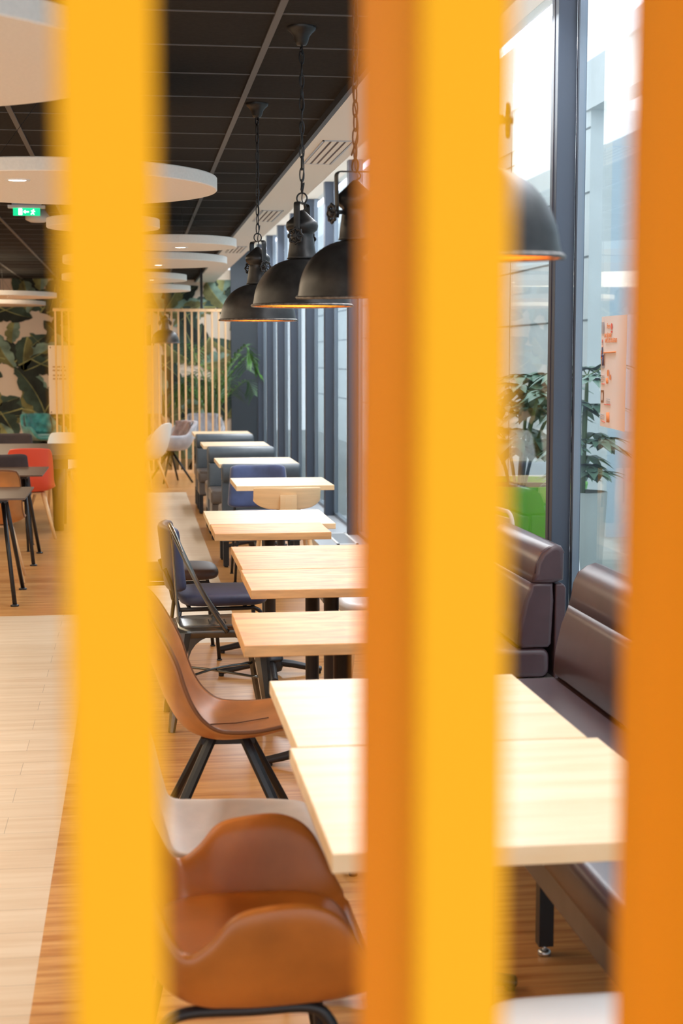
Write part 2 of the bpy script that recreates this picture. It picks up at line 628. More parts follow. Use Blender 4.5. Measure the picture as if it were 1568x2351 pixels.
def build_windows():
    for i in range(-4, 11):
        y0 = 6.59 + 1.64 * i
        y1 = min(y0 + 1.64, YB - 0.08)
        b = B()
        box(b, XW, 1.925, y0, y0 + 0.108, 0.07, 3.30)
        w = struct('window_%d' % (i + 5), b, 'frame', bevel=0.003)
        b = B()
        box(b, XW - 0.003, XW, y0 + 0.05, y0 + 0.062, 0.07, 3.30)
        box(b, 1.925, 1.965, y0 - 0.015, y0, 0.07, 3.3)
        struct('gasket', b, 'frame_dark', w)
        b = B()
        box(b, 1.925, 1.955, y0 - 0.04, y0 - 0.015, 0.07, 3.3)
        box(b, 1.925, 1.97, y0 + 0.108, y1, 0.07, 0.10)
        struct('bead', b, 'beadgrey', w)
        b = B()
        box(b, 1.945, 1.951, y0 + 0.05, y1 + 0.05, 0.09, 3.30)
        struct('pane', b, 'glass', w)


def build_outside():
    b = B()
    box(b, 1.97, 12, -3, 34, -0.06, 0.0)
    struct('ground_courtyard', b, 'ground')
    b = B()
    box(b, 4.0, 4.2, 13.24, 34, 0, 4.19)
    for k in range(-2, 5):
        z = 1.95 + 0.56 * k
        if 0.1 < z < 4.1:
            box(b, 3.994, 4.0, 13.24, 34, z - 0.007, z + 0.007, 1)
    for y in (16.1, 19.0, 21.9, 24.8, 27.7):
        box(b, 3.994, 4.0, y - .006, y + .006, 0, 4.19, 1)
    struct('wall_courtyard', b, ['concrete', 'joint'])
    b = B()
    box(b, 3.975, 4.2, 1.0, 34, 3.78, 4.20)
    struct('lintel_courtyard', b, ['concrete'])
    b = B()
    box(b, 4.2, 6.5, 13.24, 13.4, 0, 3.78)
    box(b, 6.0, 6.2, -3, 13.3, 0, 3.78)
    struct('wall_recess', b, ['bluewall'])
    b = B()
    box(b, 13.0, 13.2, -6, 40, 0, 11)  # added pale wall, tones down the sky seen through the panes
    struct('wall_backdrop', b, ['palewall'])
    b = B()
    box(b, 1.97, 2.12, -3, 33, 3.37, 3.5)
    struct('canopy', b, 'canopy')
    t = thing('light_strip', 'long cool white light strip above the tall windows', 'light', (2.04, 0, 3.305))
    b = B()
    box(b, -0.03, 0.03, 1, 30, 0.0, 0.06)
    obj('housing', b, 'sill', t)
    b = B()
    box(b, -0.025, 0.025, 1, 30, -0.012, 0.0)
    obj('diffuser', b, 'led', t)


def build_slat_screen():
    t = thing('slat_screen', 'screen of tall bright yellow vertical slats right in front of the lens', 'slat screen', (0, 0.55, 0))
    for k in range(-3, 8):
        x = -0.026 + 0.129 * k
        if k == 9:
            continue
        b = B()
        box(b, x, x + 0.0345, 0, 0.155, 0.03, CZ - 0.03)
        obj('slat', b, 'yellow', t, bevel=0.0015)
    for nm, z in (('bottom_rail', 0.0), ('top_rail', CZ - 0.034)):
        b = B()
        box(b, -0.45, 0.95, 0, 0.155, z, z + 0.03)
        obj(nm, b, 'yellow', t, bevel=0.0015)


def build_far_screen():
    t = thing('slat_screen', 'pale wooden slat screen with black ceiling posts in front of the potted palm', 'slat screen', (0, 21.5, 0))
    x = -1.08
    while x < 1.32:
        b = B()
        box(b, x, x + 0.026, -0.02, 0.03, 0.04, 2.25)
        obj('slat', b, 'ash', t)
        x += 0.0935
    for nm, z0, z1 in (('top_rail', 2.25, 2.29), ('bottom_rail', 0, 0.04)):
        b = B()
        box(b, -1.1, 1.335, -0.03, 0.04, z0, z1)
        obj(nm, b, 'ash', t)
    for px in (-1.02, 0.94):
        b = B()
        box(b, px - 0.018, px + 0.018, -0.015, 0.02, 2.29, CZ)
        obj('post', b, 'black', t)


# ------------------------------------------------------------------ ceiling fittings
def disc(x, y, z, r, label, th=0.057, spots=((0, 0),)):
    t = thing('ceiling_disc', label, 'acoustic disc', (x, y, z), 0, 'round white acoustic discs hanging from the black ceiling')
    b = B()
    lathe(b, [(0, 0), (r - .004, 0), (r, .004), (r, th - .004), (r - .004, th), (0, th)], 64, smooth=False)
    obj('panel', b, 'cream', t)
    for sx, sy in spots:
        b = B()
        lathe(b, [(0.036, -0.001), (0.050, -0.006), (0.055, 0.0)], 24, (sx, sy, 0))
        d = obj('downlight', b, 'signwhite', t)
        b = B()
        lathe(b, [(0, -0.003), (0.036, -0.003), (0.036, 0)], 20, (sx, sy, 0))
        obj('lens', b, 'spot', d)
    b = B()
    hz = CZ - z
    for a in (40, 160, 280):
        tube(b, [(r * .55 * math.cos(R(a)), r * .55 * math.sin(R(a)), th), (0.02 * math.cos(R(a)), .02 * math.sin(R(a)), hz)], 0.0013, 5)
    obj('cable', b, 'black', t)
    return t


def build_discs():
    z = 2.36
    disc(-.75, 4.06, z, .75, 'large white acoustic disc nearest the viewer, cut by the top left edge', spots=())
    disc(-.31, 6.98, z, .69, 'white acoustic disc with one downlight above the green exit sign', spots=((-.165, -.36),))
    disc(-.18, 9.75, 2.42, .35, 'small white acoustic disc, left end showing past the yellow slat below the exit sign', spots=())
    disc(.30, 10.5, z, .40, 'white acoustic disc closest to the air vents, with one downlight', spots=((0.02, -.02),))
    disc(.10, 12.4, z, .65, 'white acoustic disc just under the one beside the vents', spots=((0.1, .1),))
    disc(.17, 13.9, 2.46, .60, 'white acoustic disc tucked behind and above its lower neighbour', spots=())
    disc(-.08, 15.1, z, .60, 'white acoustic disc between the pair near the vents and the one over the far pendant', spots=((.25, -.2),))
    disc(.04, 17.4, z, .60, 'white acoustic disc hanging just over the far pendant lamp', spots=((.06, .1),))
    disc(-1.63, 19.5, z, .69, 'left white acoustic disc before the leaf mural, upper of the pair', spots=((.1, -.2),))
    disc(-1.94, 22.5, z, .69, 'left white acoustic disc before the leaf mural, lower of the pair', spots=((.16, -.1),))


def build_small_ceiling():
    t = thing('exit_sign', 'small lit green exit sign with white running figure under the ceiling', 'exit sign', (-0.83, 12.5, 2.745))
    b = B()
    box(b, -0.145, 0.145, -0.03, 0.05, 0.052, 0.072)
    box(b, -0.115, 0.115, -0.005, 0.025, 0.05, 0.095)
    obj('housing', b, 'signwhite', t)
    b = B()
    box(b, -0.105, 0.105, -0.008, 0.012, -0.008, 0.052)
    p = obj('panel', b, 'signgreen', t)
    b = B()
    y0, y1 = -0.011, -0.008
    # doorway, running figure and arrow
    box(b, -.062, -.034, y0, y1, -.002, .046)
    box(b, .050, .058, y0, y1, .034, .042)
    for q in (((.036, .030), (.056, .024)), ((.056, .030), (.046, .012)), ((.046, .014), (.060, .002)), ((.046, .014), (.034, .002)), ((.050, .028), (.066, .024))):
        tube(b, [(q[0][0], -.0095, q[0][1]), (q[1][0], -.0095, q[1][1])], .003, 6)
    box(b, -.012, .018, y0, y1, .018, .026)
    b.faces.new([b.verts.new(v) for v in ((-.026, y0, .022), (-.008, y0, .036), (-.008, y0, .008))])
    obj('pictogram', b, 'signlit', p)
    t = thing('smoke_detector', 'white round smoke detector on the ceiling below the exit sign in view', 'smoke detector', (-0.77, 12.9, 2.74))
    b = B()
    lathe(b, [(0, -0.02), (0.06, -0.018), (0.098, 0.0), (0.10, 0.03), (0.08, 0.055), (0.05, 0.10), (0, 0.10)], 28)
    obj('body', b, 'signwhite', t)
    b = B()
    lathe(b, [(0, -0.024), (0.006, -0.024), (0.006, -0.015)], 10, (0.0, -0.05, 0.012))
    obj('status_light', b, 'signlit', t)
    b = B()
    lathe(b, [(0, 0), (0.12, 0), (0.13, 0.01), (0.13, 0.03), (0, 0.03)], 28)
    o = obj('ceiling_speaker', b, 'signwhite', loc=(-0.93, 9.55, CZ - 0.03))
    tag(o, 'small flat white ceiling speaker at the left edge above the discs', 'speaker')
    # air vents in the soffit
    for i, y in enumerate((8.93, 12.95, 17.0)):
        t = thing('air_vent', ['nearest', 'second', 'farthest'][i] + ' slotted air vent in the white window soffit' + [', beside the near chain', ', beside the farthest lamp chain', ', just past the disc edges'][i], 'air vent', (1.125, y, 2.80), 0, 'air vents in the soffit')
        b = B()
        for x0, x1, y0, y1 in ((-.088, -.078, -.5, .5), (.078, .088, -.5, .5), (-.088, .088, -.5, -.49), (-.088, .088, .49, .5)):
            box(b, x0, x1, y0, y1, -.006, .0)
        obj('frame', b, 'sill', t)
        b = B()
        box(b, -.078, .078, -.49, .49, -.001, .0005)
        obj('backing', b, 'walnut', t)
        for k in range(4):
            b = B()
            x = -.060 + .040 * k
            box(b, x - .013, x + .013, -.49, .49, -.005, -.002)
            obj('slat', b, 'white', t)


def build_floor_vents():
    for i, y in enumerate((12.85, 15.0)):
        t = thing('floor_grille', ['near white slotted vent grille in the grey window plinth', 'farther white vent grille in the window plinth behind the beech table'][i], 'vent grille', (1.76, y, 0.07), 0, 'grilles in the window plinth')
        b = B()
        for x0, x1, y0, y1 in ((-.11, -.09, -.4, .4), (.05, .07, -.4, .4), (-.11, .07, -.4, -.37), (-.11, .07, .37, .4)):
            box(b, x0, x1, y0, y1, 0, .008)
        obj('frame', b, 'signwhite', t)
        b = B()
        for k in range(24):
            yy = -.36 + .0313 * k
            box(b, -.09, .05, yy, yy + .014, 0, .006)
        obj('louvres', b, 'sill', t)
        b = B()
        box(b, -.09, .05, -.37, .37, 0, .001)
        obj('backing', b, 'darkgrey', t)


# ------------------------------------------------------------------ pendant lamps
def valve_wheel(b, c, r, axis):
    """small spoked valve hand wheel; axis = unit vector of its stem"""
    ax = Vector(axis).normalized()
    u = ax.cross(Vector((0, 0, 1))).normalized()
    v = ax.cross(u)
    c = Vector(c)
    ring = []
    for k in range(32):
        a = 2 * PI * k / 32
        rr = r * (1 + 0.13 * math.cos(8 * a))
        ring.append(c + (u * math.cos(a) + v * math.sin(a)) * rr)
    tube(b, ring, r * .17, 6, closed=True)
    for k in range(4):
        a = 2 * PI * k / 8
        d = (u * math.cos(a) + v * math.sin(a)) * r
        tube(b, [c - d, c + d], r * .11, 5)
    tube(b, [c - ax * r * .9, c + ax * r * .35], r * .28, 8)


def pendant(x, y, rz, label, tilt=(0, 0), zr=1.805, rose=True):
    t = thing('pendant_lamp', label, 'pendant lamp', (x, y, zr), rz, 'black industrial dome pendant lamps on chains')
    hz = CZ - zr
    Tm = Matrix.Rotation(R(tilt[0]), 4, 'X') @ Matrix.Rotation(R(tilt[1]), 4, 'Y')
    piv = Vector((0, 0, .385))

    def tl(bm):
        for v in bm.verts:
            v.co = Tm @ (v.co - piv) + piv
        return bm
    b = B()
    prof = [(.188, .004)]
    for i in range(1, 15):
        a = PI / 2 * i / 15
        prof.append((.184 * math.cos(a) ** .88, .004 + .176 * math.sin(a) ** .95))
    prof += [(.058, .177), (.054, .185), (.050, .215), (.045, .25), (.041, .268), (.044, .274), (.057, .285), (.061, .300), (.058, .314), (.046, .324), (.030, .338), (.016, .352), (.008, .358), (0, .360)]
    lathe(b, prof, 56)
    sh = obj('shade', tl(b), 'lampshell', t)
    b = B()
    lathe(b, [(.183, .001), (.192, -.001), (.195, .004), (.190, .009), (.185, .006), (.183, .001)], 56)
    obj('rim', tl(b), 'lamprim', sh)
    b = B()
    prof = [(.183, .005)]
    for i in range(1, 14):
        a = PI / 2 * i / 14
        prof.append((.180 * math.cos(a) ** .88, .004 + .170 * math.sin(a) ** .95))
    prof.append((.0, .172))
    lathe(b, prof, 48)
    obj('lining', tl(b), 'copper', sh)
    b = B()
    lathe(b, [(0, .035), (.02, .038), (.030, .055), (.028, .075), (.014, .10), (.013, .16)], 20)
    obj('bulb', tl(b), 'bulb', t)
    # yoke: flat steel strap bent over the cap
    b = B()
    w = .066
    path = [(-w, 0, .245), (-w, 0, .365)] + arc((-w + .015, 0, .370), .015, 180, 90, 4)[1:] + arc((w - .015, 0, .370), .015, 90, 0, 4) + [(w, 0, .245)]
    tube(b, path, 1, 8, flat=(.0022, .012))
    obj('yoke', tl(b), 'lampshell', t)
    for s in (-1, 1):
        b = B()
        valve_wheel(b, (s * (w + .018), 0, .258), .026, (s, 0, 0))
        tube(b, [(s * .044, 0, .262), (s * (w + .01), 0, .262)], .007, 8)
        obj('valve_wheel', tl(b), 'lampshell', t)
    # chain
    b = B()
    zc = .383
    k = 0
    lk = .040
    ztop = hz - .10
    # large ring
    tube(b, arc((0, 0, zc + .020), .020, -90, 250, 18, 'yz'), .0032, 6)
    z = zc + .042
    while z < ztop:
        h, wd = .020, .0085
        pts = []
        for i in range(12):
            a = 2 * PI * i / 12
            u = wd * math.cos(a)
            v = h * math.sin(a) + (.006 if math.sin(a) > 0 else -.006) * abs(math.sin(a)) ** .4
            rr = R(30 + 90 * (k % 2) + 7 * math.sin(k * 1.7))
            pts.append((u * math.cos(rr), u * math.sin(rr), z + .022 + v))
        tube(b, pts, .0027, 5, closed=True)
        z += lk + .003
        k += 1
    tube(b, arc((0, 0, ztop + .012), .014, 0, 340, 14, 'xz'), .003, 6)
    tube(b, [(0, 0, ztop + .02), (0, 0, hz - .03)], .004, 6)
    obj('chain', b, 'black', t)
    b = B()
    cab = [(0.0, .004, hz - .05), (.008, 0, hz - .2), (-.008, .004, hz * .75), (.009, 0, hz * .62), (-.006, .006, hz * .5), (.013, 0, hz * .42), (.004, .01, .46), (0, 0, .40), (-.012, .012, .372), (.0, .0, .355)]
    tube(b, smooth_path(cab, 8), .0023, 6)
    obj('cord', b, 'black', t)
    b = B()
    lathe(b, [(0, hz - .068), (.018, hz - .066), (.024, hz - .055), (.030, hz - .035), (.040, hz - .022), (.052, hz - .012), (.055, hz - .004), (.055, hz)], 28)
    obj('ceiling_rose', b, 'lampshell', t)
    # the bulb's own light
    l = bpy.data.lights.new('bulb_glow', 'POINT')
    l.energy = 1.6
    l.color = (1, .52, .18)
    l.shadow_soft_size = .02
    lo = bpy.data.objects.new('bulb_glow', l)
    COL.objects.link(lo)
    lo.parent = t
    lo.location = (0, 0, .01)
    return t


def build_lamps():
    pendant(.605, 7.52, -68, 'black dome pendant lowest in view of the row over the tables, valve wheel at right', (0, 0), 1.797)
    pendant(.632, 5.78, -113, 'black dome pendant between its two neighbours, valve wheel facing the viewer', (0, 0), 1.81)
    pendant(.685, 4.75, 200, 'large black dome pendant partly behind the middle yellow slat, valve wheel at left', (-2.2, 2.5), 1.806)
    pendant(.624, 2.88, -12, 'nearest grey-lit dome pendant right of the middle slat, showing its copper lining', (1.5, 0), 1.806)
    pendant(.40, 20.0, 30, 'tiny distant dome pendant in front of the pale wooden slat screen', (0, 0), 1.80)


# ------------------------------------------------------------------ tables
def table(x0, x1, y0, y1, label, mat_='honey', th=.034, z=.75, group='wooden cafe tables in the row', rz=0, base=True):
    cx, cy = (x0 + x1) / 2, (y0 + y1) / 2
    t = thing('cafe_table', label, 'table', (cx, cy, 0), rz, group)
    hx, hy = (x1 - x0) / 2, (y1 - y0) / 2
    b = B()
    box(b, -hx, hx, -hy, hy, z - th, z)
    for f in b.faces:
        if abs(f.normal.z) < .5:
            f.material_index = 1
    b.faces.ensure_lookup_table()
    for f in b.faces:
        f.normal_update()
        f.material_index = 0 if abs(f.normal.z) > .5 else 1
    obj('tabletop', b, [mat_, 'edgewood' if mat_ == 'honey' else mat_], t, bevel=.0025)
    b = B()
    lathe(b, [(.030, .13), (.030, z - th - .012), (.085, z - th - .010), (.085, z - th)], 24)
    lathe(b, [(.036, .16), (.042, .17), (.036, .18)], 24)
    obj('column', b, 'iron', t)
    b = B()
    lathe(b, [(.0, .02), (.060, .022), (.068, .05), (.062, .075), (.070, .085), (.062, .098), (.045, .115), (.038, .14), (.0, .14)], 24)
    for a in range(4):
        ro = Matrix.Rotation(R(90 * a), 4, 'Z')
        pts = [ro @ Vector(p) for p in ((.04, 0, .065), (.12, 0, .052), (.2, 0, .034), (.265, 0, .022))]
        tube(b, pts, [1, .95, .85, .78], 8, flat=(.024, .019))
    for a in range(4):
        v = Matrix.Rotation(R(90 * a), 4, 'Z') @ Vector((.25, 0, 0))
        lathe(b, [(.014, 0), (.014, .02)], 12, (v.x, v.y, 0), cap=True)
    obj('base', b, 'iron', t, bevel=.004)
    return t


def build_tables():
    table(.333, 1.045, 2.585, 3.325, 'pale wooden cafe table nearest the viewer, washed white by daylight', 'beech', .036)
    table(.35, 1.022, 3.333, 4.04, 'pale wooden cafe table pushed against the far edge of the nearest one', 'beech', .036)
    table(.318, 1.00, 4.55, 5.15, 'honey wooden cafe table standing alone beside the grey metal chair', 'honey', .036)
    table(.422, 1.10, 5.65, 6.205, 'honey wooden cafe table with reddish edge, near half of the patchy grained pair', 'honey', .034)
    table(.430, 1.095, 6.215, 6.99, 'swirly honey wooden cafe table, far half of the patchy grained pair', 'honey', .034)
    table(.380, .958, 7.45, 7.90, 'narrow thick-edged wooden cafe table beside the navy chair seat', 'honey', .036, .757)
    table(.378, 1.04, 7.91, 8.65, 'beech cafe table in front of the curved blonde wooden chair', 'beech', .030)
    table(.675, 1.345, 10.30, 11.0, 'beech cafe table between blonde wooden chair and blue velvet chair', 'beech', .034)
    g = 'beech tables between the leather booths'
    table(.675, 1.335, 12.45, 13.25, 'beech table between the nearest booth back and the second booth', 'beech', .032, group=g)
    table(.663, 1.32, 15.04, 15.77, 'beech table between the second and the farthest visible booth back', 'beech', .032, group=g)
    table(.66, 1.32, 17.3, 18.05, 'beech table at the far end behind the last booth, mostly hidden', 'beech', .032, group=g)


# ------------------------------------------------------------------ chairs
def shell(b, rows, pw=4.0, nu=20, nv=6):
    """rows: (x, z, halfwidth, edge_up, edge_fwd) from front lip to the top"""
    P = smooth_path([(r[0], r[1], 0) for r in rows], nv)
    Q = smooth_path([(r[2], r[3], r[4]) for r in rows], nv)
    n = len(P) - 1

    def fn(u, v):
        i = min(n, int(round(v * n)))
        p, q = P[i], Q[i]
        s = 2 * u - 1
        # spread the samples into the side walls
        a = abs(s)
        yy = q.x * math.copysign(min(1, 1.0 * a ** .82 if a < 1 else 1), s)
        e = a ** pw
        return (p.x + q.z * e, yy, p.y + q.y * e)
    grid(b, fn, nu, n)


def edge_path(rows, nv=6, pw=4.0):
    P = smooth_path([(r[0], r[1], 0) for r in rows], nv)
    Q = smooth_path([(r[2], r[3], r[4]) for r in rows], nv)
    left = [(p.x + q.z, q.x, p.y + q.y) for p, q in zip(P, Q)]
    right = [(x, -y, z) for x, y, z in left]
    p, q = P[-1], Q[-1]
    top = []
    for i in range(1, 12):
        s = 1 - 2 * i / 12
        e = abs(s) ** pw
        top.append((p.x + q.z * e, q.x * math.copysign(abs(s) ** .82, s), p.y + q.y * e))
    return left + top + right[::-1]


def straight_leg(t, top, bot, r0, r1, m, flat=None, name='leg', seg=8, foot=True):
    b = B()
    tube(b, [top, bot], [r0, r1] if not flat else 1, seg, flat=flat)
    return obj(name, b, m, t)


BUCKET = [(.24, .375, .17, .018, 0), (.215, .388, .20, .022, 0), (.11, .368, .225, .030, 0), (0, .358, .232, .045, 0), (-.07, .368, .234, .07, .012),
          (-.13, .405, .232, .085, .035), (-.18, .49, .23, .06, .06), (-.22, .60, .225, .03, .075), (-.255, .71, .21, .01, .065), (-.285, .80, .18, 0, .045), (-.305, .865, .13, -.02, .02)]
ARM = [(.245, .378, .22, .015, 0), (.232, .382, .25, .035, 0), (.205, .37, .27, .11, 0), (.165, .36, .283, .195, 0), (.10, .355, .29, .235, 0), (.01, .352, .29, .235, 0), (-.045, .355, .29, .215, 0),
       (-.085, .36, .288, .165, 0), (-.125, .375, .285, .122, .0), (-.165, .405, .277, .11, .012), (-.21, .475, .262, .10, .03), (-.255, .58, .24, .06, .05), (-.285, .69, .215, .02, .05), (-.308, .78, .165, -.01, .03), (-.316, .815, .12, -.02, .02)]
SIMPLE = [(.235, .43, .19, .0, 0), (.22, .445, .21, .01, 0), (.10, .435, .225, .03, 0), (-.05, .425, .225, .045, 0), (-.14, .44, .22, .04, .02),
          (-.19, .52, .21, .01, .05), (-.215, .64, .205, 0, .05), (-.24, .76, .195, 0, .035), (-.25, .82, .175, -.012, .02)]


def bucket_chair(label, loc, rz, m='tan2', group=None):
    t = thing('bucket_chair', label, 'chair', loc, rz, group)
    b = B()
    shell(b, BUCKET, 3.2)
    s = obj('seat_shell', b, m, t, solid=.022, sub=1)
    b = B()
    tube(b, edge_path(BUCKET, 6, 3.2), .0065, 6)
    obj('piping', b, 'piping', s)
    b = B()
    tube(b, [(.16, 0, .392), (.05, 0, .375), (-.05, 0, .372)], .002, 5)
    obj('seam', b, 'piping', s)
    b = B()
    box(b, -.07, .11, -.09, .09, .325, .345)
    obj('mount', b, 'black', t)
    for sx, sy in ((1, 1), (1, -1), (-1, 1), (-1, -1)):
        straight_leg(t, (.055 * sx + .02, .085 * sy, .345), (.02 + .22 * sx, .215 * sy, 0), 0, 0, 'black', (.021, .014))
    return t


def tub_armchair(label, loc, rz, m='tan'):
    t = thing('tub_armchair', label, 'armchair', loc, rz)
    b = B()
    shell(b, ARM, 7.0, 36)
    s = obj('seat_shell', b, m, t, solid=.028, sub=1)
    b = B()
    pad_shape(b, .50, .43, .05, (.015, 0, .410), .55, puff=.006)
    obj('seat_pad', b, m, t, sub=1)
    b = B()
    box(b, -.212, -.206, -.285, -.262, .505, .56)
    obj('label_tab', b, 'board', s)
    for sy in (1, -1):
        b = B()
        tube(b, smooth_path([(.19, sy * .20, .0), (.165, sy * .19, .25), (.15, sy * .185, .31), (.11, sy * .18, .335), (0, sy * .18, .335), (-.13, sy * .18, .335), (-.175, sy * .185, .31), (-.20, sy * .19, .25), (-.24, sy * .2, 0)], 5), .0125, 10)
        obj('leg', b, 'black', t)
    b = B()
    for x in (.06, -.08):
        tube(b, [(x, -.18, .332), (x, .18, .332)], .01, 8)
    obj('crossbar', b, 'black', t)
    return t


def plain_shell_chair(label, loc, rz, m, legm, group=None, rows=SIMPLE, pipe=None, metal=False, cat='chair'):
    t = thing('shell_chair', label, cat, loc, rz, group)
    b = B()
    shell(b, rows, 3.0)
    s = obj('seat_shell', b, m, t, solid=.014, sub=1)
    if pipe:
        b = B()
        tube(b, edge_path(rows, 6, 3.0), .008, 6)
        obj('piping', b, pipe, s)
    b = B()
    box(b, -.09, .13, -.12, .12, .395, .412)
    obj('mount', b, legm, t)
    for sx, sy in ((1, 1), (1, -1), (-1, 1), (-1, -1)):
        if metal:
            straight_leg(t, (.02 + .12 * sx, .14 * sy, .40), (.01 + .20 * sx, .20 * sy, 0), .009, .009, legm)
        else:
            straight_leg(t, (.02 + .10 * sx, .11 * sy, .41), (.01 + .21 * sx, .21 * sy, 0), .021, .013, legm, seg=10)
    return t


def cafe_metal_chair(label, loc, rz):
    t = thing('metal_chair', label, 'chair', loc, rz)
    b = B()
    # pressed seat pan with down-turned skirt
    prism_pts = []
    hw0, hw1 = .165, .185
    n = 6

    def seatring(s, z, grow=0.0):
        o = []
        for cx, cy, a in ((.185, .165, 0), (-.165, .150, 90), (-.165, -.150, 180), (.185, -.165, 270)):
            for i in range(n + 1):
                q = R(a + 90 * i / n)
                o.append(b.verts.new(((cx - math.copysign(.045, cx)) * s + (.045 + grow) * math.cos(q), (cy - math.copysign(.045, cy)) * s + (.045 + grow) * math.sin(q), z)))
        return o
    rings = [seatring(.2, .447), seatring(.85, .447), seatring(.98, .452), seatring(1, .449, .008), seatring(1, .438, .013), seatring(1, .405, .018)]
    b.faces.new(rings[0]).smooth = True
    for a, c in zip(rings, rings[1:]):
        for k in range(len(a)):
            f = b.faces.new((a[k], a[(k + 1) % len(a)], c[(k + 1) % len(a)], c[k]))
            f.smooth = True
    s = obj('seat', b, 'gunmetal', t, solid=.002)
    b = B()
    for i in range(3):
        for j in range(3):
            lathe(b, [(0, .002), (.003, .001), (.004, -.001)], 8, (-.03 + .035 * i, -.035 + .035 * j, .450))
    obj('seat_holes', b, 'black', s)
    # tapering pressed legs with arched shoulders
    for sx, sy in ((1, 1), (1, -1), (-1, 1), (-1, -1)):
        b = B()
        x0, y0 = .165 * sx + (.01 if sx > 0 else 0), .155 * sy
        pts = [(x0, y0, .43), (x0 + .012 * sx, y0 + .010 * sy, .30), (x0 + .030 * sx, y0 + .028 * sy, .12), (x0 + .048 * sx, y0 + .042 * sy, 0.0)]
        tube(b, pts, [1.45, 1.05, .72, .5], 8, flat=(.030, .030))
        # web running up to the skirt
        for dx, dy in ((-sx, 0), (0, -sy)):
            o = []
            for i in range(7):
                q = PI / 2 * i / 6
                o.append((x0 + dx * (.03 + .11 * (1 - math.cos(q))), y0 + dy * (.03 + .11 * (1 - math.cos(q))), .29 + .118 * math.sin(q)))
            top = [(p[0], p[1], .42) for p in o]
            for i in range(6):
                b.faces.new([b.verts.new(v) for v in (o[i], o[i + 1], top[i + 1], top[i])])
        obj('leg', b, 'gunmetal', t)
    b = B()
    tube(b, smooth_path([(.18, .165, .22), (0, 0, .235), (-.18, -.165, .22)], 6), .006, 6)
    tube(b, smooth_path([(.18, -.165, .22), (0, 0, .225), (-.18, .165, .22)], 6), .006, 6)
    obj('cross_brace', b, 'gunmetal', t)
    b = B()
    path = []
    for s_ in (1,):
        path = smooth_path([(.035, .180, .43), (-.03, .182, .53), (-.10, .180, .66), (-.155, .165, .78), (-.185, .125, .852), (-.195, .06, .875), (-.197, 0, .878),
                            (-.195, -.06, .875), (-.185, -.125, .852), (-.155, -.165, .78), (-.10, -.180, .66), (-.03, -.182, .53), (.035, -.180, .43)], 6)
    tube(b, path, .0115, 8)
    obj('back_tube', b, 'gunmetal', t)
    b = B()

    def sp(u, v):
        z = .43 + v * .44
        w = .055 - .018 * math.sin(PI * v)
        return (-.168 - .030 * v + .004 * (2 * u - 1) ** 2, (2 * u - 1) * w, z)
    grid(b, sp, 4, 8)
    obj('back_splat', b, 'gunmetal', t, solid=.005)
    return t


def pad_shape(b, w, d, h, c, rnd=.4, ax='z', crown=.0, puff=.0, nseg=26):
    """upholstered pad: superellipse outline w x d, thickness h"""
    lay = [(-.5, .86), (-.35, .97), (0, 1.0), (.35, .97), (.5, .86)]
    rings = []
    for lz, sc in lay:
        ring = []
        for k in range(nseg):
            a = 2 * PI * k / nseg
            ca, sa = math.cos(a), math.sin(a)
            u = w * .5 * math.copysign(abs(ca) ** rnd, ca) * sc
            v = d * .5 * math.copysign(abs(sa) ** rnd, sa) * sc
            ring.append((u, v, lz * h))
        rings.append(ring)

    def T(p):
        u, v, z = p
        k = 1 - (2 * u / w) ** 2
        z2 = z + crown * (2 * u / w) ** 2
        if ax == 'z':
            return b.verts.new((c[0] + v, c[1] + u, c[2] + z2))
        return b.verts.new((c[0] + z2, c[1] + u, c[2] + v))
    R_ = [[T(p) for p in r] for r in rings]
    for a, e in zip(R_, R_[1:]):
        for k in range(nseg):
            f = b.faces.new((a[k], a[(k + 1) % nseg], e[(k + 1) % nseg], e[k]))
            f.smooth = True
    for rr, lz in ((R_[0], -1), (R_[-1], 1)):
        inner = []
        m = len(rr)
        cc = b.verts.new(sum((v.co for v in rr), Vector()) / m + (Vector((0, 0, lz * puff)) if ax == 'z' else Vector((lz * puff, 0, 0))))
        for k in range(m):
            f = b.faces.new((rr[k], rr[(k + 1) % m], cc))
            f.smooth = True


def pad_chair(label, loc, rz, m, group=None, back=True, hw=.215, cat='chair'):
    t = thing('upholstered_chair', label, cat, loc, rz, group)
    b = B()
    pad_shape(b, .44, .44, .065, (.02, 0, .462), .5, puff=.006)
    obj('seat', b, m, t, sub=1)
    b = B()
    N, Mv = 18, 9

    def bk(u, v):
        s = 2 * u - 1
        q = 2 * v - 1
        y = hw * math.copysign(abs(s) ** .9, s) * (1 - .06 * q)
        z = .665 + .165 * q - .022 * abs(s) ** 6 * q - .012 * (1 - s * s) * (q > 0) * abs(q)
        x = -.235 - .035 * v + .055 * s * s
        return (x, y, z)
    grid(b, bk, N, Mv)
    o = obj('backrest', b, m, t, solid=.045, sub=1)
    for sy in (1, -1):
        b = B()
        tube(b, smooth_path([(-.27, .17 * sy, .62), (-.225, .175 * sy, .50), (-.205, .18 * sy, .42), (-.20, .18 * sy, .415)], 5) + [(-.25, .20 * sy, 0)], .0105, 8)
        lathe(b, [(.014, 0), (.014, .008)], 10, (-.25, .20 * sy, 0), cap=True)
        obj('leg', b, 'black', t)
        b = B()
        tube(b, smooth_path([(-.20, .18 * sy, .42), (.10, .18 * sy, .42), (.16, .18 * sy, .418), (.195, .183 * sy, .38), (.205, .19 * sy, .25)], 5) + [(.225, .205 * sy, 0)], .0105, 8)
        lathe(b, [(.014, 0), (.014, .008)], 10, (.225, .205 * sy, 0), cap=True)
        obj('leg', b, 'black', t)
    b = B()
    for x in (-.15, .12):
        tube(b, [(x, -.18, .42), (x, .18, .42)], .009, 8)
    obj('crossbar', b, 'black', t)
    return t


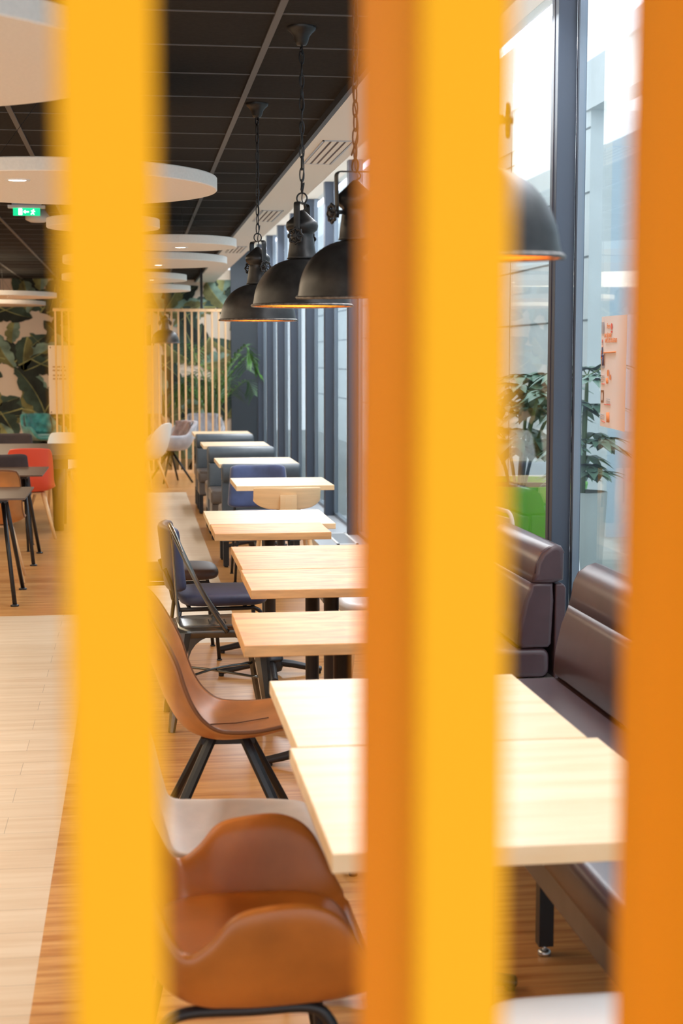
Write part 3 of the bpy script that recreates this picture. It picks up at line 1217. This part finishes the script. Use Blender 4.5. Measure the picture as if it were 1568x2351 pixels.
def bentwood_chair(label, loc, rz):
    t = thing('wooden_chair', label, 'chair', loc, rz)
    b = B()

    def bk(u, v):
        s = 2 * u - 1
        q = 2 * v - 1
        a = abs(s)
        half = .075 * (1 - .75 * a ** 5) if q < 0 else .075 * (1 - .10 * a ** 4)
        return (-.25 + .09 * s * s - .02 * q, .222 * s, .700 + half * q)
    grid(b, bk, 24, 8)
    obj('backrest', b, 'bentwood', t, solid=.014, sub=1)
    b = B()
    tube(b, smooth_path([(-.275, 0, .725), (-.272, 0, .66), (-.25, 0, .56), (-.20, 0, .47), (-.14, 0, .445)], 4), 1, 8, flat=(.054, .010))
    obj('back_splat', b, 'bentwood', t)
    b = B()
    pad_shape(b, .43, .42, .018, (.02, 0, .452), .55)
    obj('seat', b, 'bentwood', t, sub=1)
    for sx, sy in ((1, 1), (1, -1), (-1, 1), (-1, -1)):
        straight_leg(t, (.02 + .14 * sx, .15 * sy, .446), (.02 + .21 * sx, .20 * sy, 0), .017, .012, 'oakleg', seg=10)
    return t


TUFT = [(.26, .43, .25, .03, 0), (.24, .45, .27, .09, 0), (.15, .45, .285, .17, 0), (.03, .44, .29, .18, 0), (-.08, .44, .29, .19, .0), (-.16, .46, .28, .20, .03),
        (-.22, .55, .27, .15, .06), (-.26, .66, .255, .07, .07), (-.285, .76, .235, .0, .05), (-.29, .80, .21, -.01, .03)]


def velvet_armchair(label, loc, rz, m='greyvelvet', inner='brownvelvet', z_tuft=True):
    t = thing('velvet_armchair', label, 'armchair', loc, rz)
    b = B()
    shell(b, TUFT, 5.0, 24)
    s = obj('seat_shell', b, m, t, solid=.05, sub=1)
    b = B()

    def tu(u, v):
        s_, q = 2 * u - 1, v
        d = .012 * math.cos(s_ * PI * 3) * math.cos(q * PI * 3)
        return (-.18 - .075 * q + .06 * s_ * s_ + d, .20 * s_, .52 + .27 * q)
    grid(b, tu, 18, 12)
    obj('tufted_cushion', b, inner, s, solid=.03)
    b = B()
    pad_shape(b, .42, .40, .06, (.04, 0, .47), .5, puff=.01)
    obj('seat_cushion', b, m, t, sub=1)
    b = B()
    lathe(b, [(.03, .36), (.05, .40), (.12, .415)], 16, cap=True)
    obj('mount', b, 'black', t)
    for a in (45, 135, 225, 315):
        ca, sa = math.cos(R(a)), math.sin(R(a))
        straight_leg(t, (.03 * ca, .03 * sa, .39), (.30 * ca, .30 * sa, 0), .018, .012, 'black')
    return t


def build_chairs():
    tub_armchair('orange-brown leather tub armchair at the nearest table, bottom of the view', (.215, 3.08, 0), 0)
    c = plain_shell_chair('pale taupe shell chair tucked behind the orange-brown tub armchair', (.20, 3.68, 0), 0, 'taupe', 'black', metal=True)
    bucket_chair('brown leather bucket chair with black flat legs beside the nearest tables', (.28, 5.12, 0), -3, 'tan2')
    cafe_metal_chair('glossy dark grey metal cafe chair with arched tube back', (.345, 6.73, 0), 2)
    pad_chair('navy upholstered chair just behind the grey metal chair', (.39, 7.42, 0), 3, 'navy')
    pad_chair('dark brown upholstered chair seat showing past the navy chair', (.20, 8.28, 0), 2, 'brownpad')
    bentwood_chair('blonde bentwood chair with curved backrest seen from behind', (.985, 10.13, 0), 90)
    pad_chair('blue velvet chair between beech table and black booth back', (.905, 11.12, 0), -90, 'bluevelvet')
    # left side of the room
    plain_shell_chair('coral red shell chair with light wooden legs by the long dark table', (-.945, 13.95, 0), 95, 'red', 'oakleg')
    plain_shell_chair('tan leather shell chair with stitched edge at the left side', (-1.03, 11.25, 0), 93, 'tan2', 'oakleg', pipe='piping')
    pad_chair('dark padded chair between the small dark tables and the red chair', (-1.10, 13.15, 0), 90, 'darkfabric')
    pad_chair('wide dark mauve chair back beyond the long dark table, far left', (-1.33, 16.2, 0), -90, 'darkfabric', hw=.26)
    plain_shell_chair('white shell chair beyond the long dark table, below the teal chair', (-.83, 16.35, 0), -115, 'whiteplastic', 'oakleg')
    plain_shell_chair('orange-lit white shell chair behind the left yellow slat', (-.30, 16.2, 0), -100, 'whiteplastic', 'walnut')
    velvet_armchair('teal velvet armchair against the leaf mural', (-1.32, 22.6, 0), -60, 'teal', 'teal')
    velvet_armchair('grey velvet armchair with tufted mauve inside near the slat screen', (.45, 19.9, 0), 205)
    plain_shell_chair('pale shell chair seen from behind, left of the grey velvet armchair', (.12, 19.0, 0), 150, 'whiteplastic', 'oakleg', rows=ARM, cat='armchair')
    velvet_armchair('grey armchair behind the wooden slat screen beside the palm', (1.0, 22.35, 0), -90, 'greyvelvet', 'greyvelvet')
    velvet_armchair('peach armchair behind the wooden slat screen, left of the palm', (.25, 22.9, 0), -70, 'cushion', 'cushion')
    # stools
    t = thing('stool', 'white padded stool under the nearest table at the bottom edge', 'stool', (.80, 2.42, 0))
    b = B()
    pad_shape(b, .44, .40, .07, (0, 0, .425), .35, puff=.004)
    obj('seat', b, 'whitevinyl', t, sub=1)
    for sx, sy in ((1, 1), (1, -1), (-1, 1), (-1, -1)):
        straight_leg(t, (.15 * sx, .17 * sy, .40), (.16 * sx, .18 * sy, 0), .014, .012, 'black')
    t = thing('stool', 'light grey round-cornered stool seat beneath the patchy grained tables', 'stool', (1.15, 7.25, 0))
    b = B()
    pad_shape(b, .40, .38, .06, (0, 0, .42), .6, puff=.004)
    obj('seat', b, 'greystool', t, sub=1)
    for sx, sy in ((1, 1), (1, -1), (-1, 1), (-1, -1)):
        straight_leg(t, (.12 * sx, .13 * sy, .40), (.16 * sx, .17 * sy, 0), .016, .012, 'oakleg')


# ------------------------------------------------------------------ left tables
def trestle_table(label, x0, x1, y0, y1):
    cx, cy = (x0 + x1) / 2, (y0 + y1) / 2
    t = thing('dark_table', label, 'table', (cx, cy, 0), 0, 'small dark tables at the left')
    hx, hy = (x1 - x0) / 2, (y1 - y0) / 2
    b = B()
    box(b, -hx, hx, -hy, hy, .703, .715)
    obj('tabletop', b, 'darktop', t, bevel=.002)
    for sx in (-1, 1):
        b = B()
        tube(b, [(sx * (hx - .17), -.12, .665), (sx * (hx - .17), .12, .665)], 1, 8, flat=(.03, .012))
        box(b, sx * (hx - .17) - .03, sx * (hx - .17) + .03, -.03, .03, .665, .703)
        obj('bracket', b, 'iron', t)
        for sy in (-1, 1):
            b = B()
            fx, fy = sx * (hx - .085), sy * (hy - .08)
            tube(b, [(sx * (hx - .17), sy * .10, .675), (fx, fy, .012)], .0145, 10)
            lathe(b, [(.0, 0), (.028, 0), (.028, .008), (.012, .016), (0, .016)], 16, (fx, fy, 0))
            obj('leg', b, 'black', t)
    return t


def build_left_tables():
    trestle_table('small dark brown table with splayed black legs, nearest at the left edge', -1.40, -.71, 9.97, 10.86)
    trestle_table('small dark brown table with splayed black legs, just in front of the red chair', -1.40, -.715, 11.93, 12.86)
    t = thing('long_table', 'long dark wooden table behind the coral red chair', 'table', (-1.75, 14.75, 0))
    b = B()
    box(b, -1.25, 1.25, -.95, .95, .71, .75)
    obj('tabletop', b, 'darktop', t, bevel=.003)
    b = B()
    for y in (-.85, .85):
        box(b, -1.15, 1.15, y - .02, y + .02, .62, .71)
    obj('apron', b, 'walnut', t)
    for x in (-1.05, 1.03):
        for y in (-.3, .3):
            b = B()
            lathe(b, [(.05, 0), (.055, .3), (.07, .71)], 14, (x, y, 0), cap=True)
            obj('leg', b, 'walnut', t)


# ------------------------------------------------------------------ benches
def booth(label, loc, rz, W, m='booth', ms='boothseat', group=None, H=.80, legs=.17):
    """faces local +X, back plane at x=0"""
    t = thing('booth_bench', label, 'booth bench', loc, rz, group)
    hw = W / 2
    b = B()
    poly = [(.0, H), (-.05, H)] + [(-.075, H - .03), (-.075, H - .12), (-.06, H - .14), (-.06, .20), (.0, .20)]
    poly = [(-.06, .20), (0, .20), (0, H - .14), (.0, H - .13), (-.06, H - .13)]
    prism(b, poly, -hw, hw)
    obj('back_panel', b, m, t, bevel=.006)
    b = B()
    roll = [(-.075, H - .135), (.055, H - .135)] + [(.015 + .055 * math.cos(R(a)), H - .055 + .055 * math.sin(R(a))) for a in range(-20, 91, 22)] + [(-.03 + .04 * math.cos(R(a)), H - .04 + .04 * math.sin(R(a))) for a in range(90, 181, 22)]
    prism(b, roll, -hw, hw, rnd=(.018, 4))
    obj('head_roll', b, m, t)
    b = B()
    prism(b, roundrect(.0, .055, .44, H - .135, .02), -hw + .004, hw - .004, rnd=(.018, 4))
    obj('back_cushion', b, m, t)
    b = B()
    prism(b, roundrect(0.0, .50, .325, .45, .03), -hw, hw, rnd=(.022, 4))
    obj('seat', b, ms, t)
    b = B()
    box(b, .0, .47, -hw + .01, hw - .01, .20, .325)
    obj('seat_base', b, ms, t, bevel=.006)
    for x in (-.03, .42):
        for y in (-hw + .03, hw - .03):
            b = B()
            box(b, x - .022, x + .022, y - .022, y + .022, .012, .20)
            lathe(b, [(.016, 0), (.016, .014)], 10, (x, y, 0), cap=True)
            obj('leg', b, 'black', t)
    return t


def long_bench(label, x, y0, y1, ends, H=.885, group=None):
    """window banquette facing -X; profile in the (x,z) plane measured from photograph"""
    t = thing('window_bench', label, 'bench', (x, y0, 0), 0, group)
    L = y1 - y0
    b = B()
    # coordinates relative to the rear face of the head roll
    roll = [(-.006, .73), (-.003, .845), (-.015, .868), (-.042, .876), (-.067, .868), (-.10, .845), (-.122, .803), (-.128, .762), (-.138, .722), (-.06, .716)]
    prism(b, roll, 0, L, rnd=(.022, 4))
    r = obj('head_roll', b, 'plum', t)
    b = B()
    # gathered end seam
    for yy, sgn in ((0, -1), (L, 1)):
        pts = [(-.010 + .004, yy + .012 * -sgn, .84), (-.02, yy - .010 * sgn, .862), (-.045, yy - .010 * sgn, .868), (-.07, yy - .010 * sgn, .86), (-.10, yy - .010 * sgn, .838), (-.117, yy - .010 * sgn, .80), (-.123, yy - .010 * sgn, .76)]
        tube(b, pts, .004, 6)
    obj('piping', b, 'plum', r)
    b = B()
    cush = [(-.05, .72), (-.139, .722), (-.15, .69), (-.165, .651), (-.185, .56), (-.192, .475), (-.175, .455), (-.065, .457), (-.052, .473), (-.048, .558), (-.044, .65)]
    prism(b, cush, 0.004, L - .004, rnd=(.018, 4))
    obj('back_cushion', b, 'plum', t)
    b = B()
    prism(b, [(-.04, .30), (.0, .30), (.006, .70), (-.005, .715), (-.038, .715)], 0.01, L - .01)
    obj('back_panel', b, 'plum', t, bevel=.006)
    n = 2 if L > 2.4 else 1
    for k in range(n):
        b = B()
        prism(b, roundrect(-.70, -.06, .335, .455, .035), L * k / n + .002, L * (k + 1) / n - .002, rnd=(.025, 4))
        obj('seat', b, 'plum', t)
    b = B()
    box(b, -.66, -.03, .01, L - .01, .235, .335)
    obj('seat_base', b, 'boothseat', t, bevel=.006)
    for xx in (-.61, -.08):
        for yy in ([.16, 1.15, L - .16] if L > 1 else [.12, L - .12]):
            b = B()
            box(b, xx - .02, xx + .02, yy - .02, yy + .02, .03, .235)
            p = obj('leg', b, 'black', t)
            b = B()
            lathe(b, [(.007, .014), (.007, .03)], 8, (xx, yy, 0), cap=True)
            lathe(b, [(0, 0), (.018, 0), (.018, .012), (.012, .016), (0, .016)], 14, (xx, yy, 0))
            obj('levelling_foot', b, 'chrome', p)
    return t


def build_benches():
    long_bench('plum leather window bench seen end-on behind the middle yellow slat', 1.70, 5.87, 6.72, True)
    long_bench('plum leather window bench farthest away, only its seat corner showing below the tables', 1.70, 8.45, 9.35, True)
    long_bench('plum leather window bench nearest the viewer, beside the pale tables', 1.695, 2.75, 5.35, True)
    g = 'blue-black leather booth benches in the far row'
    booth('blue-black booth bench nearest the viewer, turned away behind the blue velvet chair', (.96, 11.76, 0), 90, .61, group=g)
    booth('blue-black booth bench facing the viewer across the middle beech table', (.96, 13.93, 0), -90, .61, group=g)
    booth('blue-black booth bench back to back with the middle booth, facing away', (.96, 14.10, 0), 90, .61, group=g)
    booth('blue-black booth bench facing the viewer, farthest tall back in the row', (.945, 16.25, 0), -90, .61, group=g)
    booth('blue-black booth bench behind the farthest one, its seat jutting out at the left', (.945, 16.42, 0), 90, .61, group=g)


# ------------------------------------------------------------------ plants, outdoors
def blade(b, p, d, up, L, w, mi=0, droop=.3, n=6):
    """a pointed leaf blade"""
    d = Vector(d).normalized()
    s = d.cross(Vector(up))
    if s.length < 1e-3:
        s = Vector((1, 0, 0))
    s.normalize()
    nn = s.cross(d)
    P0 = Vector(p)
    prev = None
    for i in range(n + 1):
        t = i / n
        c = P0 + d * L * t - Vector((0, 0, 1)) * droop * L * t * t
        ww = w * math.sin(PI * min(1, .08 + .92 * t) ** .8) if t < 1 else .0005
        l, m, r = b.verts.new(c - s * ww + nn * ww * .25), b.verts.new(c), b.verts.new(c + s * ww + nn * ww * .25)
        if prev:
            for q in ((prev[0], prev[1], m, l), (prev[1], prev[2], r, m)):
                f = b.faces.new(q)
                f.smooth = True
                f.material_index = mi
        prev = (l, m, r)


def fatsia(label, loc, heads, seed, pot, potlabelmat, r=.26, h=.66):
    rng = random.Random(seed)
    p = thing('planter', pot, 'planter', loc)
    b = B()
    lathe(b, [(0, 0), (r * .72, 0), (r * .76, .01), (r, h - .01), (r, h), (r - .03, h), (r - .04, h - .05), (0, h - .05)], 36)
    obj('pot', b, potlabelmat, p)
    b = B()
    lathe(b, [(0, h - .049), (r - .04, h - .045)], 24)
    obj('soil', b, 'soil', p)
    t = thing('fatsia_plant', label, 'plant', (loc[0], loc[1], h - .06))
    bs, bf = B(), B()
    for (hx, hy, hz, L) in heads:
        top = Vector((hx, hy, hz))
        tube(bs, smooth_path([(hx * .2, hy * .2, 0), (hx * .5, hy * .5, hz * .5), top], 4), [.014] * 8 + [.009], 7)
        for k in range(8):
            a = rng.uniform(0, 2 * PI)
            el = rng.uniform(-.25, .7)
            pd = Vector((math.cos(a), math.sin(a), el)).normalized()
            tip = top + pd * rng.uniform(.07, .2)
            tube(bs, [top, tip], .005, 5)
            nl = 8
            L2 = L * rng.uniform(.95, 1.35)
            side = pd.cross(Vector((0, 0, 1))).normalized()
            fw = Vector((pd.x, pd.y, rng.uniform(-.25, .25))).normalized()
            for q in range(nl):
                an = R(-125 + 250 * q / (nl - 1))
                d = fw * math.cos(an) + side * math.sin(an)
                blade(bf, tip, d, (0, 0, 1), L2 * (.72 + .28 * math.cos(an)), L2 * .17, droop=.28, n=6)
    obj('stem', bs, 'stem', t)
    obj('foliage', bf, 'fatsia', t)


def build_plants():
    fatsia('large-leaved fatsia plant outside, left of the dark window post', (3.0, 11.75, 0), [(-.05, .2, .38, .26), (.15, -.35, .62, .28), (-.1, -.5, .36, .30), (-.2, .45, .62, .26), (.1, .05, .85, .25), (-.05, -.75, .75, .26)], 4, 'round lime green planter outside the window', 'greenpot', .55, .64)
    fatsia('fatsia plant outside, right of the dark window post', (3.05, 10.15, 0), [(.0, .0, .62, .20), (-.03, -.06, .40, .18), (.05, .1, .85, .19), (.0, .02, .18, .2)], 9, 'tall grey planter outside, right of the dark window post', 'greypot', .17, .70)
    # palm behind the wooden screen
    rng = random.Random(5)
    p = thing('planter', 'dark round planter behind the wooden slat screen', 'planter', (1.15, 23.1, 0))
    b = B()
    lathe(b, [(0, 0), (.16, 0), (.20, .40), (.20, .42), (.17, .42), (.16, .38), (0, .38)], 28)
    obj('pot', b, 'darkgrey', p)
    t = thing('kentia_palm', 'tall green palm behind the pale wooden slat screen', 'plant', (1.15, 23.1, .38))
    bs, bf = B(), B()
    for k in range(15):
        a = 2 * PI * k / 15 + rng.uniform(-.2, .2)
        hgt = rng.uniform(.65, 1.35)
        out = rng.uniform(.28, .62)
        base = Vector((.04 * math.cos(a), .04 * math.sin(a), 0))
        mid = Vector((out * .25 * math.cos(a), out * .25 * math.sin(a), hgt * .62))
        tip = Vector((out * math.cos(a), out * math.sin(a), hgt + .08))
        end = Vector((out * 1.25 * math.cos(a), out * 1.25 * math.sin(a), hgt - .12))
        path = smooth_path([base, mid, tip, end], 8)
        tube(bs, path, [.013 * (1 - i / len(path)) + .003 for i in range(len(path))], 6)
        for i in range(9, len(path)):
            d = (path[i] - path[i - 1]).normalized()
            s = d.cross(Vector((0, 0, 1))).normalized()
            for sg in (1, -1):
                blade(bf, path[i], d * .55 + s * sg + Vector((0, 0, .12)), (0, 0, 1), rng.uniform(.22, .34), .013, droop=.25, n=4)
    obj('stem', bs, 'stem', t)
    obj('foliage', bf, 'palm', t)


def build_outdoor_chair():
    t = thing('garden_chair', 'white tubular garden chair outside by the green planter', 'chair', (2.50, 9.35, 0), 8)
    b = B()
    tube(b, smooth_path([(-.2, -.24, .42), (-.24, -.24, .55), (-.25, -.23, .63), (-.255, -.19, .668), (-.255, -.10, .672), (-.255, .10, .672), (-.255, .19, .668), (-.25, .23, .63), (-.24, .24, .55), (-.2, .24, .42)], 5), .013, 8)
    obj('back_frame', b, 'whitevinyl', t)
    b = B()
    box(b, -.25, -.235, -.19, .19, .50, .63)
    obj('backrest', b, 'whitevinyl', t, bevel=.005)
    b = B()
    pad_shape(b, .46, .44, .02, (0, 0, .42), .4)
    obj('seat', b, 'whitevinyl', t)
    for sx, sy in ((1, 1), (1, -1), (-1, 1), (-1, -1)):
        straight_leg(t, (.19 * sx, .22 * sy, .42), (.23 * sx, .24 * sy, 0), .012, .012, 'whitevinyl')


# ------------------------------------------------------------------ signs
def text_mesh(name, s, size, m, parent, loc, rot, sx=1.0, shear=0.0):
    c = bpy.data.curves.new(name, 'FONT')
    c.body = s
    c.size = size
    c.extrude = .0004
    c.shear = shear
    o = bpy.data.objects.new(name, c)
    COL.objects.link(o)
    me = bpy.data.meshes.new_from_object(o.evaluated_get(bpy.context.evaluated_depsgraph_get()))
    bpy.data.objects.remove(o)
    me.materials.clear()
    me.materials.append(M[m])
    o = bpy.data.objects.new(name, me)
    COL.objects.link(o)
    o.parent = parent
    o.location = loc
    o.rotation_euler = rot
    o.scale = (sx, 1, 1)
    return o


def build_poster():
    # local x runs along the sheet to the right as read from the room, y up
    t = thing('poster', 'white printed lunch poster stuck on the glass at the right', 'poster', (1.938, 6.21, 1.333))
    t.rotation_euler = (R(90), 0, R(-90))
    W_, H_ = .33, .455
    b = B()
    grid(b, lambda u, v: (u * W_ + .004 * math.sin(v * 5) * (1 - u), v * H_ + .01 * (u * (1 - v)) * -1, .001 + .0012 * math.sin(u * 7 + v * 4)), 10, 10)
    obj('sheet', b, 'paper', t)

    def flat(name, shapes, m):
        b = B()
        for s in shapes:
            if s[0] == 'r':
                box(b, s[1], s[2], s[3], s[4], .0030, .0036)
            elif s[0] == 'e':
                vs = [b.verts.new((s[1] + s[3] * math.cos(2 * PI * k / 24), s[2] + s[4] * math.sin(2 * PI * k / 24), .0038)) for k in range(24)]
                b.faces.new(vs)
            elif s[0] == 'l':
                tube(b, [(s[1], s[2], .0034), (s[3], s[4], .0034)], s[5], 5)
        return obj(name, b, m, t)
    flat('printed_logo', [('r', .006, .036, .385, .432)], 'ink_grey')
    rr = (0, 0, 0)
    text_mesh('printed_text', 'free', .032, 'ink_orange', t, (.075, .405, .003), rr, .8, .3)
    text_mesh('printed_text', 'UN DÉJEUNER', .024, 'ink_orange', t, (.045, .368, .003), rr, .62, .15)
    text_mesh('printed_text', 'AVEC LES COLLÈGUES', .024, 'ink_orange', t, (.055, .347, .003), rr, .66, .15)
    flat('printed_badge', [('e', .142, .412, .013, .013), ('r', .132, .152, .386, .394)], 'ink_red')
    # the seated figure at a table
    flat('printed_hair', [('e', .0205, .353, .006, .008)], 'ink_red')
    flat('printed_face', [('e', .0205, .342, .0045, .010), ('l', .0205, .335, .0205, .328, .002)], 'ink_skin')
    flat('printed_figure', [('e', .0195, .310, .0085, .022), ('l', .021, .295, .034, .290, .0055), ('l', .033, .290, .033, .252, .004)], 'ink_navy')
    flat('printed_chair', [('l', .008, .315, .010, .283, .003), ('l', .009, .281, .026, .281, .003), ('l', .038, .305, .20, .308, .003)], 'ink_orange')
    flat('printed_shadow', [('e', .028, .247, .026, .007)], 'ink_grey')
    flat('printed_table_leg', [('l', .047, .300, .045, .252, .0012), ('l', .056, .300, .055, .252, .0012), ('l', .011, .280, .008, .250, .0012)], 'ink_brown')
    flat('printed_plate', [('r', .012, .050, .098, .150)], 'ink_brown')
    b = B()
    b.faces.new([b.verts.new((.031 + .010 * math.cos(2 * PI * k / 20), .124 + .018 * math.sin(2 * PI * k / 20), .0042)) for k in range(20)])
    obj('printed_plate_centre', b, 'paper', t)
    flat('printed_spots', [('e', .105, .222, .014, .014), ('l', .090, .200, .098, .180, .006), ('e', .135, .205, .010, .012), ('l', .115, .06, .12, .02, .010)], 'ink_orange')
    lines = []
    for k in range(4):
        lines.append(('l', .006, .212 - .008 * k, .056 - (.022 if k == 3 else 0), .212 - .008 * k, .0012))
    for k in range(3):
        lines.append(('l', .085, .115 - .008 * k, .135, .115 - .008 * k, .0012))
    for k in range(3):
        lines.append(('l', .006, .050 - .008 * k, .060, .048 - .008 * k, .0012))
    flat('printed_lines', lines, 'ink_grey')
    flat('printed_rule', [('l', .018, .176, .062, .176, .0014), ('l', .06, .092, .14, .092, .0014), ('l', .025, .022, .075, .018, .0014)], 'ink_red')


def build_board():
    t = thing('notice_board', 'large cream notice board standing behind the left yellow slat', 'notice board', (-.41, 22.0, .815))
    b = B()
    box(b, -.79, .79, 0, .03, 0, .97)
    obj('panel', b, 'board', t, bevel=.006)
    for x in (-.6, .6):
        b = B()
        box(b, x - .02, x + .02, .03, .06, -.815, .9)
        box(b, x - .02, x + .02, -.15, .25, -.815, -.79)
        obj('stand', b, 'black', t)
    b = B()
    for x in (-.76, .76):
        for z in (.03, .94):
            tube(b, [(x, -.006, z), (x, .0, z)], .010, 10)
    obj('screw', b, 'walnut', t)
    b = B()
    rng = random.Random(2)
    for r_ in range(4):
        z = .66 - .05 * r_ - (.02 if r_ > 1 else 0)
        x = -.73
        while x < -.55:
            w = rng.uniform(.02, .05)
            box(b, x, x + w, -.002, 0, z, z + .018)
            x += w + .012
    obj('printed_lines', b, 'ink_brown', t)


build_room()
build_mural()
build_windows()
build_outside()
build_slat_screen()
build_far_screen()
build_discs()
build_small_ceiling()
build_floor_vents()
build_tables()
build_benches()
build_lamps()
build_chairs()
build_left_tables()
build_board()
build_poster()
build_plants()
build_outdoor_chair()
